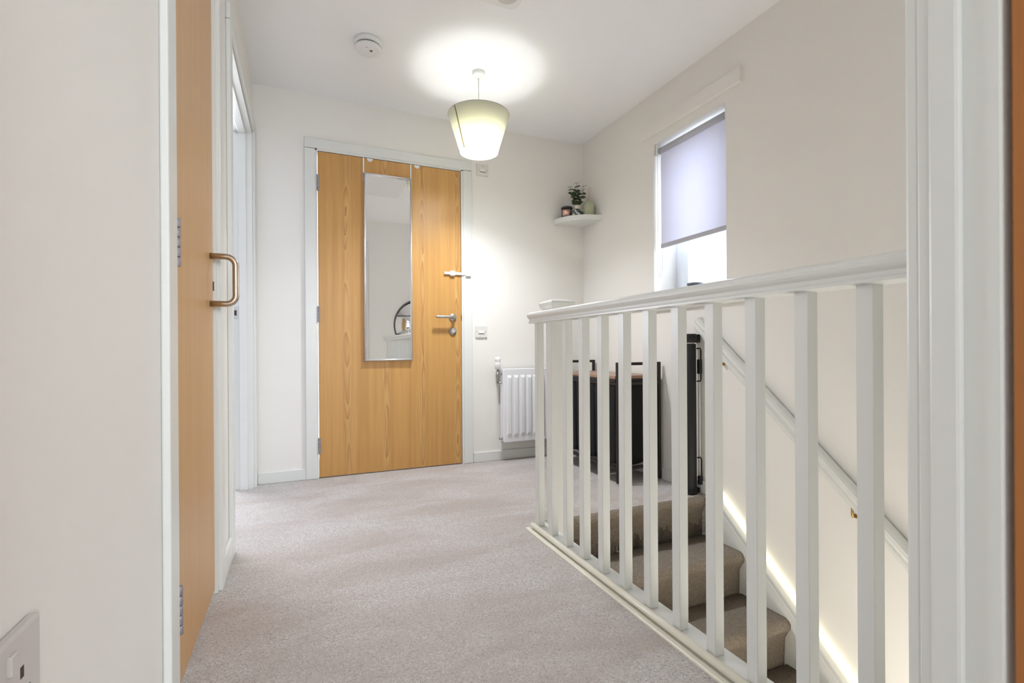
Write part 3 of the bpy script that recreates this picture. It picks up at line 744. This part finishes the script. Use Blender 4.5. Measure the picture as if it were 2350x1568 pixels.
# ---------------------------------------------------------------- baby gate housing
gx, gy = 1.962, 2.085
g = thing('retractable_gate', (gx, gy, .0), 'black retractable stair gate housing upright on the wall at the stair top', 'stair gate')
MB().lathe((gx, gy, 0), [(.035, .018), (.037, .022), (.037, .822), (.035, .824)], 40).build('gate_housing', 'gate', g)
MB().lathe((gx, gy, 0), [(.030, .823), (.030, .836)], 32).build('collar', 'alu', g)
mb = MB().lathe((gx, gy, 0), [(.036, .834), (.041, .838), (.041, .872), (.037, .880), (.0, .881)], 40)
mb.box(gx, R-.004, gy-.022, gy+.022, .832, .878, bev=.006)
mb.build('top_cap', 'gate', g)
mb = MB().box(gx, R-.004, gy-.022, gy+.022, .004, .030, bev=.004).lathe((gx, gy, 0), [(.040, .004), (.040, .020)], 40)
mb.build('bottom_cap', 'gate', g)
bx_ = R-.022
mb = MB().tube([(bx_, gy-.030, .05), (bx_, gy-.030, .79)], .0035, 8).build('latch_bar', 'plastic2', g)
for za, zb, zc, zd in ((.62, .80, .66, .74), (.09, .20, .052, .10)):
    mb = MB(); mb.tube([(bx_-.018, gy-.028, za), (bx_, gy-.036, za), (bx_+.004, gy-.036, za+.012), (bx_+.004, gy-.036, zb-.012), (bx_, gy-.036, zb), (bx_-.018, gy-.028, zb)], .0042, 8)
    mb.box(bx_-.012, bx_+.01, gy-.041, gy-.022, zc, zd, bev=.003)
    mb.build('latch_loop', 'gate', g)

# ---------------------------------------------------------------- laundry cart on the landing
X0, X1, YN, YF = 1.690, 2.010, 2.380, 3.105
c = thing('laundry_sorter', ((X0+X1)/2, (YN+YF)/2, 0), 'black metal framed laundry sorter with black bags and wooden top', 'laundry sorter')
for y in (YN, YF):
    mb = MB().box(X0, X0+.018, y-.009, y+.009, .010, .72, bev=.002, seg=1).box(X1-.018, X1, y-.009, y+.009, .010, .72, bev=.002, seg=1)
    mb.box(X0+.018, X1-.018, y-.009, y+.009, .702, .72, bev=.002, seg=1).box(X0+.018, X1-.018, y-.009, y+.009, .085, .103, bev=.002, seg=1).box(X0+.018, X1-.018, y-.008, y+.008, .585, .601)
    mb.build('end_frame', 'black', c)
for x in (X0, X1-.016):
    for z in (.586, .086): MB().box(x, x+.016, YN+.009, YF-.009, z, z+.016).build('side_rail', 'black', c)
MB().box(X0-.002, X1+.0, YN+.010, YF-.010, .622, .640, bev=.002).build('top_board', 'shelfwood', c)
MB().box(X0-.003, X1+.001, YN+.0095, YF-.0095, .604, .6215, bev=.001, seg=1).build('board_edge', 'black', c)
nb = 3
for k in range(nb):
    y0 = YN+.022+k*(YF-YN-.05)/nb; y1 = y0+(YF-YN-.05)/nb-.010
    mb = MB(); b = bmesh.new()
    rings = []; NZ = 14
    def loop_(ins, z, t):
        o = []; xa, xb, ya_, yb_ = X0+.004+ins, X1-.045-ins, y0+ins, y1-ins
        n_ = 10
        for i in range(n_): o.append((xa+(xb-xa)*i/n_, ya_, z))
        for i in range(n_): o.append((xb, ya_+(yb_-ya_)*i/n_, z))
        for i in range(n_): o.append((xb-(xb-xa)*i/n_, yb_, z))
        for i in range(n_): o.append((xa, yb_-(yb_-ya_)*i/n_, z))
        return o
    for i in range(NZ+1):
        t = i/NZ; z = .112+(.600-.112)*t
        pts = loop_(.006*(1-t)+.004*math.sin(PI*t)*0, z, t)
        ring = []
        for q_, (x, y, zz) in enumerate(pts):
            wv = .0028*math.sin(q_*1.3+i*.5+k)*(math.sin(PI*t))
            ring.append(b.verts.new((x+wv, y+wv, zz+(.010*math.cos(q_*PI/5)*(1-t)**3))))
        rings.append(ring)
    n_ = len(rings[0])
    for i in range(NZ):
        for q_ in range(n_):
            f = b.faces.new((rings[i][q_], rings[i][(q_+1) % n_], rings[i+1][(q_+1) % n_], rings[i+1][q_])); f.smooth = True
    b.faces.new(rings[0][::-1]); b.faces.new(rings[-1]); bmesh.ops.recalc_face_normals(b, faces=b.faces); mb._merge(b)
    bag = mb.build('laundry_bag', 'blackfab', c)
    ym = (y0+y1)/2
    MB().tube([(X0+.003, ym-.035, .575), (X0-.005, ym-.03, .560), (X0-.005, ym+.03, .560), (X0+.003, ym+.035, .575)], .0045, 8).build('bag_handle', 'alu', bag)

# ---------------------------------------------------------------- round mirror on the end wall (seen in the hanging mirror)
rm = thing('round_mirror', (1.395, E, 1.115), 'round black framed window pane mirror reflected in the hanging mirror', 'mirror')
RC = (1.395, E, 1.115)
MB().lathe(RC, [(.338, .001), (.338, .011), (.332, .011), (.332, .001)], 96, 'y', closed=True).build('frame', 'black', rm)
MB().lathe(RC, [(.326, .004), (.326, .009), (0, .009)], 96, 'y').build('mirror_glass', 'mirror', rm)
mb = MB(); oo = .118; hl = math.sqrt(.326**2-oo**2)
for s2 in (-1, 1):
    mb.box(RC[0]-hl, RC[0]+hl, E+.009, E+.014, RC[2]+s2*oo-.0025, RC[2]+s2*oo+.0025).box(RC[0]+s2*oo-.0025, RC[0]+s2*oo+.0025, E+.009, E+.014, RC[2]-hl, RC[2]+hl)
mb.build('glazing_bar', 'black', rm)

# ---------------------------------------------------------------- camera
cam = bpy.data.cameras.new('camera'); co = bpy.data.objects.new('camera', cam); COL.objects.link(co)
cam.sensor_fit = 'HORIZONTAL'; cam.sensor_width = 36.0; cam.lens = 1119.2/2350*36.0; cam.clip_start = .02
cam.shift_y = 19.03/2350
yaw, pitch, roll = .4070, -.0005, .0061
s, c_ = math.sin(yaw), math.cos(yaw)
right = Vector((c_, -s, 0)); fwd = Vector((s, c_, 0)); up = Vector((0, 0, 1))
fw2 = fwd*math.cos(pitch)+up*math.sin(pitch); up2 = up*math.cos(pitch)-fwd*math.sin(pitch)
# image axes: xr = xc*cr - yc*sr ; yr = xc*sr + yc*cr
r2 = right*math.cos(roll)-up2*math.sin(roll); u2 = right*math.sin(roll)+up2*math.cos(roll)
mt = Matrix(((r2.x, u2.x, -fw2.x, 0), (r2.y, u2.y, -fw2.y, 0), (r2.z, u2.z, -fw2.z, .8), (0, 0, 0, 1)))
co.matrix_world = mt
bpy.context.scene.camera = co

# ---------------------------------------------------------------- lights
def area(name, loc, direction, sx, sy, power, col):
    L = bpy.data.lights.new(name, 'AREA'); L.shape = 'RECTANGLE'; L.size = sx; L.size_y = sy; L.energy = power; L.color = col
    o = bpy.data.objects.new(name, L); COL.objects.link(o); o.location = loc
    o.rotation_euler = Vector(direction).to_track_quat('-Z', 'Y').to_euler(); return o
area('stair_window_daylight', (R+1.6, 2.17, 2.3), (-1, 0, -.35), 3.0, 2.4, 138, (.92, .95, 1))
area('bedroom_fill', (1.15, -3.15, 1.45), (-.2, 1, 0), 1.5, 1.3, 52, (.86, .93, 1))  # unseen source added as fill from behind the camera
area('side_room_window_daylight', (-1.4, 4.95, 1.45), (.35, -1, -.05), 1.8, 1.3, 56, (.86, .91, 1))
area('stairwell_fill', (1.5, .75, -1.2), (0, .25, 1), .5, .5, 15, (1, .97, .90))  # added fill, unseen down the stairwell, lifting ceiling and right wall
P = bpy.data.lights.new('pendant_bulb_light', 'POINT'); P.energy = 4.3; P.color = (.90, .95, 1); P.shadow_soft_size = .045
po_ = bpy.data.objects.new('pendant_bulb_light', P); COL.objects.link(po_); po_.location = (LX, LY, 1.975)
P2 = bpy.data.lights.new('pendant_bulb_globe', 'AREA'); P2.shape = 'DISK'; P2.size = .15; P2.energy = 13; P2.color = (.90, .95, 1)
po2 = bpy.data.objects.new('pendant_bulb_globe', P2); COL.objects.link(po2); po2.location = (LX, LY, 2.008)

wd = bpy.data.worlds.new('sky'); bpy.context.scene.world = wd; wd.use_nodes = True
bg = wd.node_tree.nodes['Background']; bg.inputs[0].default_value = (.86, .91, 1, 1); bg.inputs[1].default_value = 2.2

vs_ = bpy.context.scene.view_settings
vs_.view_transform = 'Standard'; vs_.look = 'None'; vs_.gamma = 1; vs_.exposure = 0.86
